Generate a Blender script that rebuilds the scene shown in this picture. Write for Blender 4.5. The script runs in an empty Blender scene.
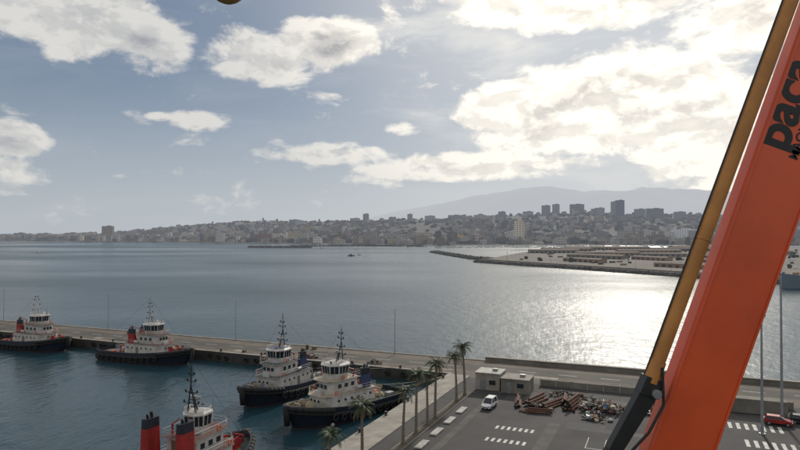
import bpy, math, random
import numpy as np
from mathutils import Vector, Matrix, noise, Euler
random.seed(7)
R=math.radians
scene=bpy.context.scene
scene.view_settings.view_transform='Standard'
scene.view_settings.look='None'
scene.view_settings.exposure=0

SUN_AZ=R(20); SUN_EL=R(28)
# ------------------------------------------------------------------ materials
def new_mat(name):
    m=bpy.data.materials.new(name); m.use_nodes=True
    nt=m.node_tree; nt.nodes.clear()
    return m,nt
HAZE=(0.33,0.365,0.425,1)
def add_haze(m,nt,shader,L):  # painted aerial haze: glowing haze colour mixed over the surface by distance from origin
    out=nt.nodes.new('ShaderNodeOutputMaterial')
    if not L:
        nt.links.new(shader,out.inputs['Surface']); return
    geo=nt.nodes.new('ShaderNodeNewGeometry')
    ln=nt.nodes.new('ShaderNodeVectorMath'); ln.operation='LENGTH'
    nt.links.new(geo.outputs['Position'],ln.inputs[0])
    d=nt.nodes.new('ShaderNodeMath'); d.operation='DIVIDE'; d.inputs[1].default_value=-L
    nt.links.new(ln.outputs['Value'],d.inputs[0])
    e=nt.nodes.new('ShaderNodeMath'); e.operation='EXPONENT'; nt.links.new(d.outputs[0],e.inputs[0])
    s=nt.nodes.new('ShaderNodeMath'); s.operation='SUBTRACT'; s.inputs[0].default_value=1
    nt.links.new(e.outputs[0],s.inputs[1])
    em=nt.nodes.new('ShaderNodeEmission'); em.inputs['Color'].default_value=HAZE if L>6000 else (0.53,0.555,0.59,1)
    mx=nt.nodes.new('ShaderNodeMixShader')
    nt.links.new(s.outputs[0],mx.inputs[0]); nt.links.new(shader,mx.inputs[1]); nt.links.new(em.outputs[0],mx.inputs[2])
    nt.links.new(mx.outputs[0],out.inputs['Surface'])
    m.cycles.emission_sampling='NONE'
def mat(name,col,rough=0.7,metal=0.0,nscale=1.0,namt=0.25,bump=0.0,haze=0,dirt=None,coat=0):
    m,nt=new_mat(name)
    p=nt.nodes.new('ShaderNodeBsdfPrincipled')
    p.inputs['Roughness'].default_value=rough; p.inputs['Metallic'].default_value=metal
    if coat: p.inputs['Coat Weight'].default_value=coat
    tc=nt.nodes.new('ShaderNodeTexCoord')
    n=nt.nodes.new('ShaderNodeTexNoise'); n.inputs['Scale'].default_value=nscale; n.inputs['Detail'].default_value=6
    n.inputs['Roughness'].default_value=0.65
    nt.links.new(tc.outputs['Object'],n.inputs['Vector'])
    cr=nt.nodes.new('ShaderNodeValToRGB')
    cr.color_ramp.elements[0].position=0.3; cr.color_ramp.elements[1].position=0.7
    dk=dirt if dirt else tuple(c*(1-namt) for c in col)
    lt=tuple(min(1,c*(1+namt*0.6)) for c in col)
    cr.color_ramp.elements[0].color=(*dk,1); cr.color_ramp.elements[1].color=(*lt,1)
    nt.links.new(n.outputs['Fac'],cr.inputs[0]); nt.links.new(cr.outputs[0],p.inputs['Base Color'])
    if bump:
        b=nt.nodes.new('ShaderNodeBump'); b.inputs['Strength'].default_value=bump; b.inputs['Distance'].default_value=0.1
        nt.links.new(n.outputs['Fac'],b.inputs['Height']); nt.links.new(b.outputs[0],p.inputs['Normal'])
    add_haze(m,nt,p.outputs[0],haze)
    return m
def facade_mat(name,fl,bay,L):
    m,nt=new_mat(name); N=nt.nodes; K=nt.links
    p=N.new('ShaderNodeBsdfPrincipled'); p.inputs['Roughness'].default_value=0.8
    a=N.new('ShaderNodeAttribute'); a.attribute_name='Col'
    geo=N.new('ShaderNodeNewGeometry'); sp=N.new('ShaderNodeSeparateXYZ'); K.new(geo.outputs['Position'],sp.inputs[0])
    sn=N.new('ShaderNodeSeparateXYZ'); K.new(geo.outputs['Normal'],sn.inputs[0])
    def Mt(op,x,y=None):
        q=N.new('ShaderNodeMath'); q.operation=op
        for i,vv in enumerate([x,y]):
            if vv is None: continue
            if isinstance(vv,(int,float)): q.inputs[i].default_value=vv
            else: K.new(vv,q.inputs[i])
        return q.outputs[0]
    fz=Mt('GREATER_THAN',Mt('FRACT',Mt('DIVIDE',sp.outputs[2],fl)),0.5)
    al=Mt('SUBTRACT',Mt('MULTIPLY',sp.outputs[0],sn.outputs[1]),Mt('MULTIPLY',sp.outputs[1],sn.outputs[0]))
    fx=Mt('GREATER_THAN',Mt('FRACT',Mt('DIVIDE',al,bay)),0.45)
    wall=Mt('LESS_THAN',Mt('ABSOLUTE',sn.outputs[2]),0.3)
    w=Mt('MULTIPLY',Mt('MULTIPLY',fz,fx),wall)
    w=Mt('MULTIPLY',w,0.75)
    mx=N.new('ShaderNodeMix'); mx.data_type='RGBA'
    K.new(w,mx.inputs[0]); K.new(a.outputs['Color'],mx.inputs[6]); mx.inputs[7].default_value=(0.05,0.055,0.065,1)
    K.new(mx.outputs[2],p.inputs['Base Color'])
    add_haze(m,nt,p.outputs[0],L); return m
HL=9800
M={}
M['black']=mat('hull_navy',(0.014,0.019,0.032),0.4,nscale=0.8,namt=0.4)
M['rubber']=mat('rubber',(0.015,0.015,0.016),0.85,nscale=3)
M['boot']=mat('antifouling_dark',(0.05,0.018,0.016),0.7,nscale=0.8,namt=0.4)
M['white']=mat('white_paint',(0.56,0.56,0.55),0.4,nscale=0.7,namt=0.18,dirt=(0.33,0.29,0.25))
M['cream']=mat('cream_paint',(0.42,0.35,0.25),0.5,nscale=0.7)
M['red']=mat('red_paint',(0.34,0.022,0.02),0.45,nscale=0.7,dirt=(0.2,.015,.012))
M['orange']=mat('life_orange',(0.6,0.11,0.02),0.5)
M['blue']=mat('blue_paint',(0.03,0.05,0.13),0.45)
M['deckg']=mat('deck_green',(0.05,0.075,0.065),0.8,nscale=0.9,namt=0.4)
M['deckr']=mat('deck_oxide',(0.12,0.055,0.048),0.8,nscale=0.9,namt=0.4)
M['deck']=mat('deck_grey',(0.12,0.13,0.135),0.8,nscale=0.9,namt=0.4)
M['glass']=mat('window_glass',(0.02,0.03,0.04),0.08,nscale=0.5)
M['steel']=mat('grey_steel',(0.28,0.29,0.30),0.45,0.5,nscale=1.5)
M['galv']=mat('galvanised_pole',(0.30,0.32,0.34),0.5,0.4,nscale=1.5)
M['conc']=mat('concrete',(0.20,0.185,0.16),0.9,nscale=0.25,namt=0.4,bump=0.2)
M['conc_l']=mat('concrete_light',(0.30,0.275,0.24),0.9,nscale=0.35,namt=0.35,bump=0.2)
M['conc_d']=mat('concrete_wet',(0.05,0.048,0.043),0.8,nscale=0.5,namt=0.5,bump=0.3)
M['asph']=mat('asphalt',(0.045,0.043,0.044),0.9,nscale=0.12,namt=0.5,bump=0.1)
M['pier']=mat('pier_paving',(0.12,0.10,0.083),0.9,nscale=0.15,namt=0.45,bump=0.1)
M['pierroad']=mat('pier_asphalt',(0.07,0.062,0.055),0.9,nscale=0.1,namt=0.45,bump=0.1)
M['paint']=mat('road_paint',(0.6,0.6,0.58),0.7,nscale=2.5,namt=0.3,dirt=(0.22,0.22,0.21))
M['kerb']=mat('kerb_white',(0.46,0.45,0.42),0.8,nscale=1,dirt=(0.25,0.24,0.22))
M['soil']=mat('island_soil',(0.10,0.085,0.06),0.95,nscale=1)
M['rust']=mat('rusty_steel',(0.16,0.085,0.058),0.85,0.2,nscale=2,namt=0.5,bump=0.3,dirt=(0.06,0.035,0.028))
M['wood']=mat('timber',(0.2,0.15,0.10),0.85,nscale=2)
M['tarp']=mat('blue_tarp',(0.06,0.13,0.28),0.6,nscale=2)
M['bark']=mat('palm_bark',(0.19,0.16,0.125),0.95,nscale=3,namt=0.4,bump=0.5)
M['frond']=mat('palm_frond',(0.045,0.068,0.028),0.6,nscale=1.2,namt=0.5)
M['frond_d']=mat('palm_frond_dry',(0.15,0.12,0.06),0.8,nscale=1.2,namt=0.4)
M['boom']=mat('crane_orange',(0.72,0.098,0.022),0.42,nscale=0.9,namt=0.16,coat=0.15)
M['ochre']=mat('crane_ochre',(0.50,0.21,0.045),0.5,nscale=1.5,namt=0.3)
M['yellow']=mat('hook_yellow',(0.38,0.27,0.08),0.5,nscale=2)
M['grease']=mat('greasy_black',(0.016,0.016,0.017),0.5,nscale=6,namt=0.4)
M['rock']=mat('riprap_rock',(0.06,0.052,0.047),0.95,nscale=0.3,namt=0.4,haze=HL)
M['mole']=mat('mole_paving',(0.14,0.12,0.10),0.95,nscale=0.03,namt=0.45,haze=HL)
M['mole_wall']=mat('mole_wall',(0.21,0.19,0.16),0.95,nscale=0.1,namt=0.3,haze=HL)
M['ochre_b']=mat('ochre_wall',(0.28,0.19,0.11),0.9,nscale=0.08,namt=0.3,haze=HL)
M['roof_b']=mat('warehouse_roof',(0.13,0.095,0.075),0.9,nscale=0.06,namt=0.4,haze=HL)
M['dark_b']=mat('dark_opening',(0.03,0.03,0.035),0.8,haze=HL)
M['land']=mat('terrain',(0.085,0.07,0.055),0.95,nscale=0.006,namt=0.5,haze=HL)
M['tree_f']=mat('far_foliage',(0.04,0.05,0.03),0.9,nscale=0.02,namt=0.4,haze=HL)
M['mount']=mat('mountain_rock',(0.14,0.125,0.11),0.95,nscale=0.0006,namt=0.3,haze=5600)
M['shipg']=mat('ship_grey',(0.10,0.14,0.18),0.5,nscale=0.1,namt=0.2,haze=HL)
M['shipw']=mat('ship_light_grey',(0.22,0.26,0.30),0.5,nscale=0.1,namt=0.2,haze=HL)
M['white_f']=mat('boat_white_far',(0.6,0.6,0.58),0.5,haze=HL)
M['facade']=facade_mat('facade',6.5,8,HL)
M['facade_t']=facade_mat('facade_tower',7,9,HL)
# ------------------------------------------------------------------ mesh builder
class MB:
    def __init__(s): s.v=[];s.f=[];s.m=[];s.c=[];s.mats=[];s.T=None;s.col=None
    def mi(s,k):
        if k not in s.mats: s.mats.append(k)
        return s.mats.index(k)
    def add(s,vs,fs,k):
        o=len(s.v)
        if s.T is not None: vs=[s.T@Vector(q) for q in vs]
        s.v+= [tuple(q) for q in vs]
        i=s.mi(k)
        for f in fs: s.f.append(tuple(j+o for j in f)); s.m.append(i); s.c.append(s.col)
    def box(s,c,d,k,rot=0,top=(1,1)):
        cx,cy,cz=c; x,y,z=d[0]/2,d[1]/2,d[2]/2
        vs=[]
        for zz,(tx,ty) in ((-z,(1,1)),(z,top)):
            for sx,sy in ((-1,-1),(1,-1),(1,1),(-1,1)):
                px,py=sx*x*tx,sy*y*ty
                vs.append((cx+px*math.cos(rot)-py*math.sin(rot),cy+px*math.sin(rot)+py*math.cos(rot),cz+zz))
        s.add(vs,[(3,2,1,0),(4,5,6,7),(0,1,5,4),(1,2,6,5),(2,3,7,6),(3,0,4,7)],k)
    def cyl(s,p0,p1,r0,r1,k,n=10,caps=True):
        p0=Vector(p0);p1=Vector(p1);d=(p1-p0)
        if d.length<1e-6:return
        q=d.to_track_quat('Z','Y'); vs=[]
        for p,r in((p0,r0),(p1,r1)):
            for i in range(n):
                a=2*math.pi*i/n; vs.append(p+q@Vector((r*math.cos(a),r*math.sin(a),0)))
        fs=[(i,(i+1)%n,n+(i+1)%n,n+i) for i in range(n)]
        if caps: fs+=[tuple(range(n-1,-1,-1)),tuple(range(n,2*n))]
        s.add(vs,fs,k)
    def tube(s,pts,r,k,n=6):
        for a,b in zip(pts[:-1],pts[1:]): s.cyl(a,b,r,r,k,n)
    def prism(s,poly,z0,z1,k,sc=1.0,cx=None,kt=None):
        n=len(poly)
        mx=sum(p[0] for p in poly)/n;my=sum(p[1] for p in poly)/n
        vs=[(x,y,z0) for x,y in poly]+[(mx+(x-mx)*sc,my+(y-my)*sc,z1) for x,y in poly]
        s.add(vs,[(i,(i+1)%n,n+(i+1)%n,n+i) for i in range(n)]+[tuple(range(n-1,-1,-1))],k)
        s.add(vs[n:],[tuple(range(n))],kt or k)
    def torus(s,c,ax,Rr,r,k,n=12,m=6):
        q=Vector(ax).to_track_quat('Z','Y');c=Vector(c);vs=[];fs=[]
        for i in range(n):
            a=2*math.pi*i/n
            for j in range(m):
                b=2*math.pi*j/m
                vs.append(c+q@Vector(((Rr+r*math.cos(b))*math.cos(a),(Rr+r*math.cos(b))*math.sin(a),r*math.sin(b))))
        for i in range(n):
            for j in range(m):
                fs.append((i*m+j,((i+1)%n)*m+j,((i+1)%n)*m+(j+1)%m,i*m+(j+1)%m))
        s.add(vs,fs,k)
    def ball(s,c,rad,k,seed=0,rough=0.25,seg=7,ring=5):
        vs=[(c[0],c[1],c[2]-rad[2])];fs=[]
        for i in range(1,ring):
            t=math.pi*i/ring-math.pi/2
            for j in range(seg):
                a=2*math.pi*j/seg+seed
                d=Vector((math.cos(t)*math.cos(a),math.cos(t)*math.sin(a),math.sin(t)))
                w=1+rough*noise.noise(d*2.3+Vector((seed*13.7,seed*3.1,0)))*2
                vs.append((c[0]+d.x*rad[0]*w,c[1]+d.y*rad[1]*w,c[2]+d.z*rad[2]*w))
        vs.append((c[0],c[1],c[2]+rad[2]))
        for j in range(seg): fs.append((0,1+(j+1)%seg,1+j))
        for i in range(ring-2):
            for j in range(seg):
                a=1+i*seg+j;b=1+i*seg+(j+1)%seg
                fs.append((a,b,b+seg,a+seg))
        l=len(vs)-1
        for j in range(seg): fs.append((l,1+(ring-2)*seg+j,1+(ring-2)*seg+(j+1)%seg))
        s.add(vs,fs,k)
    def mesh(s,name):
        me=bpy.data.meshes.new(name); me.from_pydata(s.v,[],s.f)
        for k in s.mats: me.materials.append(M[k])
        me.polygons.foreach_set('material_index',s.m)
        if any(c is not None for c in s.c):
            ca=me.color_attributes.new('Col','FLOAT_COLOR','CORNER')
            arr=[]
            for f,c in zip(s.f,s.c):
                c=c or (0.3,0.3,0.3)
                arr+= [c[0],c[1],c[2],1]*len(f)
            ca.data.foreach_set('color',arr)
        me.update(); return me
    def obj(s,name,parent=None,smooth=False,bevel=0,loc=None,rot=None):
        me=s.mesh(name); o=bpy.data.objects.new(name,me); scene.collection.objects.link(o)
        if parent: o.parent=parent
        if loc: o.location=loc
        if rot: o.rotation_euler=rot
        if smooth:
            me.polygons.foreach_set('use_smooth',[True]*len(me.polygons))
        if bevel:
            b=o.modifiers.new('bevel','BEVEL'); b.width=bevel; b.segments=2; b.limit_method='ANGLE'
        return o
def empty(name,loc=(0,0,0),rz=0,parent=None):
    e=bpy.data.objects.new(name,None); scene.collection.objects.link(e); e.empty_display_size=1
    e.location=loc; e.rotation_euler=(0,0,rz)
    if parent: e.parent=parent
    return e
# ------------------------------------------------------------------ pier frame
O=Vector((10.9,140.0)); P=Vector((0.919,-0.394)); Q=Vector((0.394,0.919))
PR=math.atan2(P.y,P.x)
QZ=2.5
def W(a,b,z=QZ): 
    w=O+P*a+Q*b; return (w.x,w.y,z)
def slab(mb,pts,z0,z1,k,kt):
    poly=[W(a,b)[:2] for a,b in pts]
    mb.prism(poly,z0,z1,k,kt=kt)
# ------------------------------------------------------------------ water
def build_water():
    m,nt=new_mat('sea_water'); N=nt.nodes;K=nt.links
    p=N.new('ShaderNodeBsdfPrincipled')
    p.inputs['Base Color'].default_value=(0.016,0.045,0.062,1)
    p.inputs['IOR'].default_value=1.33
    geo=N.new('ShaderNodeNewGeometry')
    mp=N.new('ShaderNodeMapping'); mp.inputs['Rotation'].default_value=(0,0,R(25)); mp.inputs['Scale'].default_value=(1,0.55,1)
    K.new(geo.outputs['Position'],mp.inputs[0])
    hs=[]
    for sc,w in ((1.1,0.17),(0.28,0.34),(0.07,0.55)):
        n=N.new('ShaderNodeTexNoise'); n.inputs['Scale'].default_value=sc; n.inputs['Detail'].default_value=3
        K.new(mp.outputs[0],n.inputs['Vector'])
        q=N.new('ShaderNodeMath');q.operation='MULTIPLY';q.inputs[1].default_value=w;K.new(n.outputs['Fac'],q.inputs[0]);hs.append(q.outputs[0])
    a=N.new('ShaderNodeMath');K.new(hs[0],a.inputs[0]);K.new(hs[1],a.inputs[1])
    b=N.new('ShaderNodeMath');K.new(a.outputs[0],b.inputs[0]);K.new(hs[2],b.inputs[1])
    n2=N.new('ShaderNodeTexNoise'); n2.inputs['Scale'].default_value=0.004; n2.inputs['Detail'].default_value=4
    mp2=N.new('ShaderNodeMapping'); mp2.inputs['Scale'].default_value=(0.5,1.0,1); mp2.inputs['Rotation'].default_value=(0,0,R(-12))
    K.new(geo.outputs['Position'],mp2.inputs[0]); K.new(mp2.outputs[0],n2.inputs['Vector'])
    mr=N.new('ShaderNodeMapRange'); mr.inputs[1].default_value=0.35; mr.inputs[2].default_value=0.65
    mr.inputs[3].default_value=0.15; mr.inputs[4].default_value=0.36
    K.new(n2.outputs['Fac'],mr.inputs[0]); K.new(mr.outputs[0],p.inputs['Roughness'])
    bp=N.new('ShaderNodeBump'); bp.inputs['Strength'].default_value=0.65; bp.inputs['Distance'].default_value=1.0
    K.new(b.outputs[0],bp.inputs['Height']); K.new(bp.outputs[0],p.inputs['Normal'])
    out=N.new('ShaderNodeOutputMaterial'); K.new(p.outputs[0],out.inputs[0])
    M['water']=m
    mb=MB(); mb.add([(-60000,-3000,0),(60000,-3000,0),(60000,90000,0),(-60000,90000,0)],[(0,1,2,3)],'water')
    mb.obj('sea_water')
build_water()
# ------------------------------------------------------------------ quay
mb=MB()
slab(mb,[(-420,0),(0,0),(0,-240),(260,-240),(260,17.2),(-420,17.2)],-6,QZ,'conc_d','pier')
mb.obj('quay_ground')
mb=MB()
def strip(mb,a0,a1,b0,b1,z0,z1,k):
    slab(mb,[(a0,b0),(a1,b0),(a1,b1),(a0,b1)],z0,z1,k,k)
strip(mb,-420,0.9,0.003,0.9,QZ-0.7,QZ+0.12,'conc_l')
strip(mb,0.003,0.9,-240,-0.003,QZ-0.7,QZ+0.124,'conc_l')
strip(mb,-420,4,16.5,17.197,QZ-0.7,QZ+0.22,'conc_l')
mb.obj('quay_coping',bevel=0.04)
mb=MB(); strip(mb,5.2,260,-240,-1.5,QZ-0.2,QZ+0.006,'asph'); mb.obj('asphalt_yard')
mb=MB(); strip(mb,-420,260,5.5,11.5,QZ-0.2,QZ+0.008,'pierroad'); mb.obj('pier_road')
mb=MB(); strip(mb,0.9,5.2,-240,-0.5,QZ-0.2,QZ+0.13,'conc_l'); mb.obj('quay_pavement')
mb=MB(); strip(mb,4,260,16.4,17.197,QZ-1.0,QZ+1.0,'conc'); strip(mb,4,260,16.2,17.32,QZ+1.0,QZ+1.14,'conc_l'); mb.obj('sea_wall',bevel=0.03)
mb=MB(); strip(mb,21,66,-3.0,-2.6,QZ-0.1,QZ+1.3,'conc'); 
for i in range(15): strip(mb,21+i*3.1,21.3+i*3.1,-3.15,-2.45,QZ,QZ+1.45,'conc_l')
mb.obj('concrete_wall')
mb=MB()
for i in range(70): strip(mb,-400+i*9,-396+i*9,8.4,8.6,QZ,QZ+0.012,'paint')
mb.obj('pier_road_marking')
mb=MB()
for b in (-33.5,-39.8,-46.5):
    for i in range(7): strip(mb,19.5+i*0.95,19.95+i*0.95,b-0.8,b+0.8,QZ,QZ+0.011,'paint')
for i in range(9): strip(mb,52+i*1.2,52.55+i*1.2,-19,-15.6,QZ,QZ+0.011,'paint')
for i in range(9): strip(mb,56+i*1.2,56.55+i*1.2,-28,-24.6,QZ,QZ+0.011,'paint')
for i in range(12): strip(mb,34+i*2.6,34.1+i*2.6,-38,-33,QZ,QZ+0.011,'paint')
strip(mb,34,62.7,-38.12,-38,QZ,QZ+0.011,'paint')
mb.obj('parking_marking')
mb=MB()
M['patch']=mat('asphalt_patch',(0.032,0.032,0.034),0.85,nscale=0.8,namt=0.4)
M['patch2']=mat('asphalt_worn',(0.08,0.077,0.072),0.9,nscale=0.5,namt=0.4)
rnd=random.Random(77)
for (a,b,w,h,k) in ((30,-30,6,4,'patch'),(44,-24,9,3,'patch'),(22,-52,5,7,'patch'),(48,-44,10,5,'patch'),(15,-30,1.6,18,'patch'),(13.4,-80,1.2,64,'patch2'),(36,-30,12,2,'patch2'),(20,-14,44,5,'patch2'),(27,-50,2,22,'patch2')):
    strip(mb,a,a+w,b,b+h,QZ,QZ+0.0095,k)
for i in range(26):
    a=rnd.uniform(-200,60); strip(mb,a,a+rnd.uniform(2,9),rnd.uniform(1.5,4),rnd.uniform(4.2,5.3),QZ,QZ+0.005+i*.0001,rnd.choice(['patch2','conc_l','patch']))
mb.obj('asphalt_patches')
for i,b in enumerate((-27,-33.5,-40,-46.5,-53,-60)):
    mb=MB(); strip(mb,11.1,12.2,b-1.8,b+1.8,QZ,QZ+0.28,'kerb'); mb.obj('kerb_island',bevel=0.1)
mb=MB(); strip(mb,8.2,9.8,-80,-14,QZ,QZ+0.14,'conc'); strip(mb,8.4,9.6,-79.8,-14.2,QZ,QZ+0.17,'soil'); mb.obj('planting_strip')
def bollard_mesh():
    mb=MB(); mb.cyl((0,0,0),(0,0,0.1),0.32,0.32,'grease',12); mb.cyl((0,0,0.1),(0,0,0.5),0.18,0.16,'grease',12)
    mb.cyl((0,0,0.5),(0,0,0.68),0.3,0.26,'grease',12); mb.cyl((-0.35,0,0.4),(0.35,0,0.4),0.07,0.07,'grease',8)
    return mb.mesh('bollard')
bm_=bollard_mesh()
def inst(name,me,loc,rz=0,sc=1,parent=None):
    o=bpy.data.objects.new(name,me); scene.collection.objects.link(o); o.location=loc; o.rotation_euler=(0,0,rz); o.scale=(sc,sc,sc)
    if parent:o.parent=parent
    return o
for i in range(16): inst('mooring_bollard',bm_,W(-12-i*13,0.5,QZ+0.12))
for i in range(8): inst('mooring_bollard',bm_,W(0.5,-5-i*10,QZ+0.124))
mb=MB()
rnd=random.Random(4)
for i in range(90):
    if rnd.random()<.35: continue
    p=W(-3-i*2.9+rnd.uniform(-.8,.8),-0.28,1.3+rnd.uniform(-.2,.2)); mb.torus(p,(Q.x,Q.y,0),0.48,0.2,'rubber')
for i in range(30):
    p=W(-0.28,-3-i*2.9,1.3); mb.torus(p,(P.x,P.y,0),0.48,0.2,'rubber')
mb.obj('quay_tyre_fenders')
# ------------------------------------------------------------------ lamp posts
def lamp_mesh(h,k='galv'):
    mb=MB(); mb.cyl((0,0,0),(0,0,0.9),0.17,0.16,k,10); mb.cyl((0,0,0.9),(0,0,h),0.11,0.06,k,10)
    mb.box((0,0,0.02),(0.5,0.5,0.06),k)
    mb.tube([(0,0,h-0.05),(0.25,0,h+0.12),(0.9,0,h+0.2)],0.045,k); mb.box((1.15,0,h+0.2),(0.75,0.3,0.13),k,top=(0.8,0.7))
    mb.tube([(0,0,h-0.05),(-0.25,0,h+0.12),(-0.9,0,h+0.2)],0.045,k); mb.box((-1.15,0,h+0.2),(0.75,0.3,0.13),k,top=(0.8,0.7))
    return mb.mesh('street_lamp')
lm=lamp_mesh(11.8)
for a in (-224,-173,-122,-71,-20): inst('street_lamp',lm,W(a,15.6),PR+1.57)
def tall_pole(name,loc,h):
    mb=MB(); mb.cyl((0,0,0),(0,0,h),0.24,0.13,'galv',12); mb.cyl((0,0,0),(0,0,0.12),0.5,0.5,'galv',12)
    mb.box((0,0,h),(0.9,0.12,0.12),'galv'); 
    for s in(-0.35,0.35): mb.box((s,-0.2,h+0.2),(0.34,0.2,0.3),'steel')
    mb.obj(name,loc=loc)
tall_pole('floodlight_mast',(57,98,QZ),18.4)
tall_pole('floodlight_mast',(63.8,104,QZ),24.8)
# ------------------------------------------------------------------ palms
def palm_mesh(seed,h):
    rnd=random.Random(seed); mb=MB()
    lean=(rnd.uniform(-0.5,0.5),rnd.uniform(-0.5,0.5)); pts=[];n=16
    for i in range(n+1):
        t=i/n; pts.append(Vector((lean[0]*t*t,lean[1]*t*t,h*t)))
    for i in range(n):
        r=0.26-0.11*(i/n)+(0.1 if i==0 else 0)
        mb.cyl(pts[i],pts[i+1],r*0.9,r*1.08,'bark',9)
    top=pts[-1]
    mb.ball((top.x,top.y,top.z+0.1),(0.32,0.32,0.55),'bark',seed)
    nf=30
    for k in range(nf):
        a=k*2.39996+rnd.uniform(-.3,.3)
        up=1.25-1.85*(k/nf)+rnd.uniform(-.2,.2)
        L=rnd.uniform(1.9,2.75)*(0.85 if k<8 else 1)
        kk='frond' if k<nf-5 else 'frond_d'
        ns=10; p=top+Vector((0,0,0.3)); el=up; sp=[p.copy()]
        for i in range(ns):
            st=L/ns; p=p+Vector((math.cos(el)*math.cos(a),math.cos(el)*math.sin(a),math.sin(el)))*st
            el-=0.12+0.11*i/ns; sp.append(p.copy())
        side=Vector((-math.sin(a),math.cos(a),0))
        for i in range(ns):
            mb.cyl(sp[i],sp[i+1],0.03*(1-i/ns)+0.01,0.03*(1-(i+1)/ns)+0.008,kk,4,False)
            d=(sp[i+1]-sp[i]).normalized()
            for sd in (-1,1):
                for h2 in (0,0.5):
                    if i==0:continue
                    b=sp[i].lerp(sp[i+1],h2)
                    ll=0.56*math.sin(math.pi*min(1,(i+h2+1.5)/(ns+1.3)))**0.6*rnd.uniform(.75,1.1)
                    tip=b+(side*sd*0.7+d*0.55+Vector((0,0,-0.45+rnd.uniform(-.2,.2)))).normalized()*ll
                    wv=d*0.045
                    mb.add([b-wv,b+wv,tip+wv*0.2,tip-wv*0.2],[(0,1,2,3)],kk)
    return mb.mesh('palm_tree')
pms=[palm_mesh(s,h) for s,h in ((1,8.6),(2,8.0),(3,9.0),(4,8.3))]
for i,(a,b,s) in enumerate(((9.1,-17,1.05),(8.9,-21.5,1.0),(9,-33.5,1),(9.1,-37.5,.93),(8.9,-42,1.02),(9,-47.5,.95),(9,-61,1.0),(9,-70,.93))):
    inst('palm_tree',pms[i%4],W(a,b,QZ+0.1),i*1.3,s)
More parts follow.
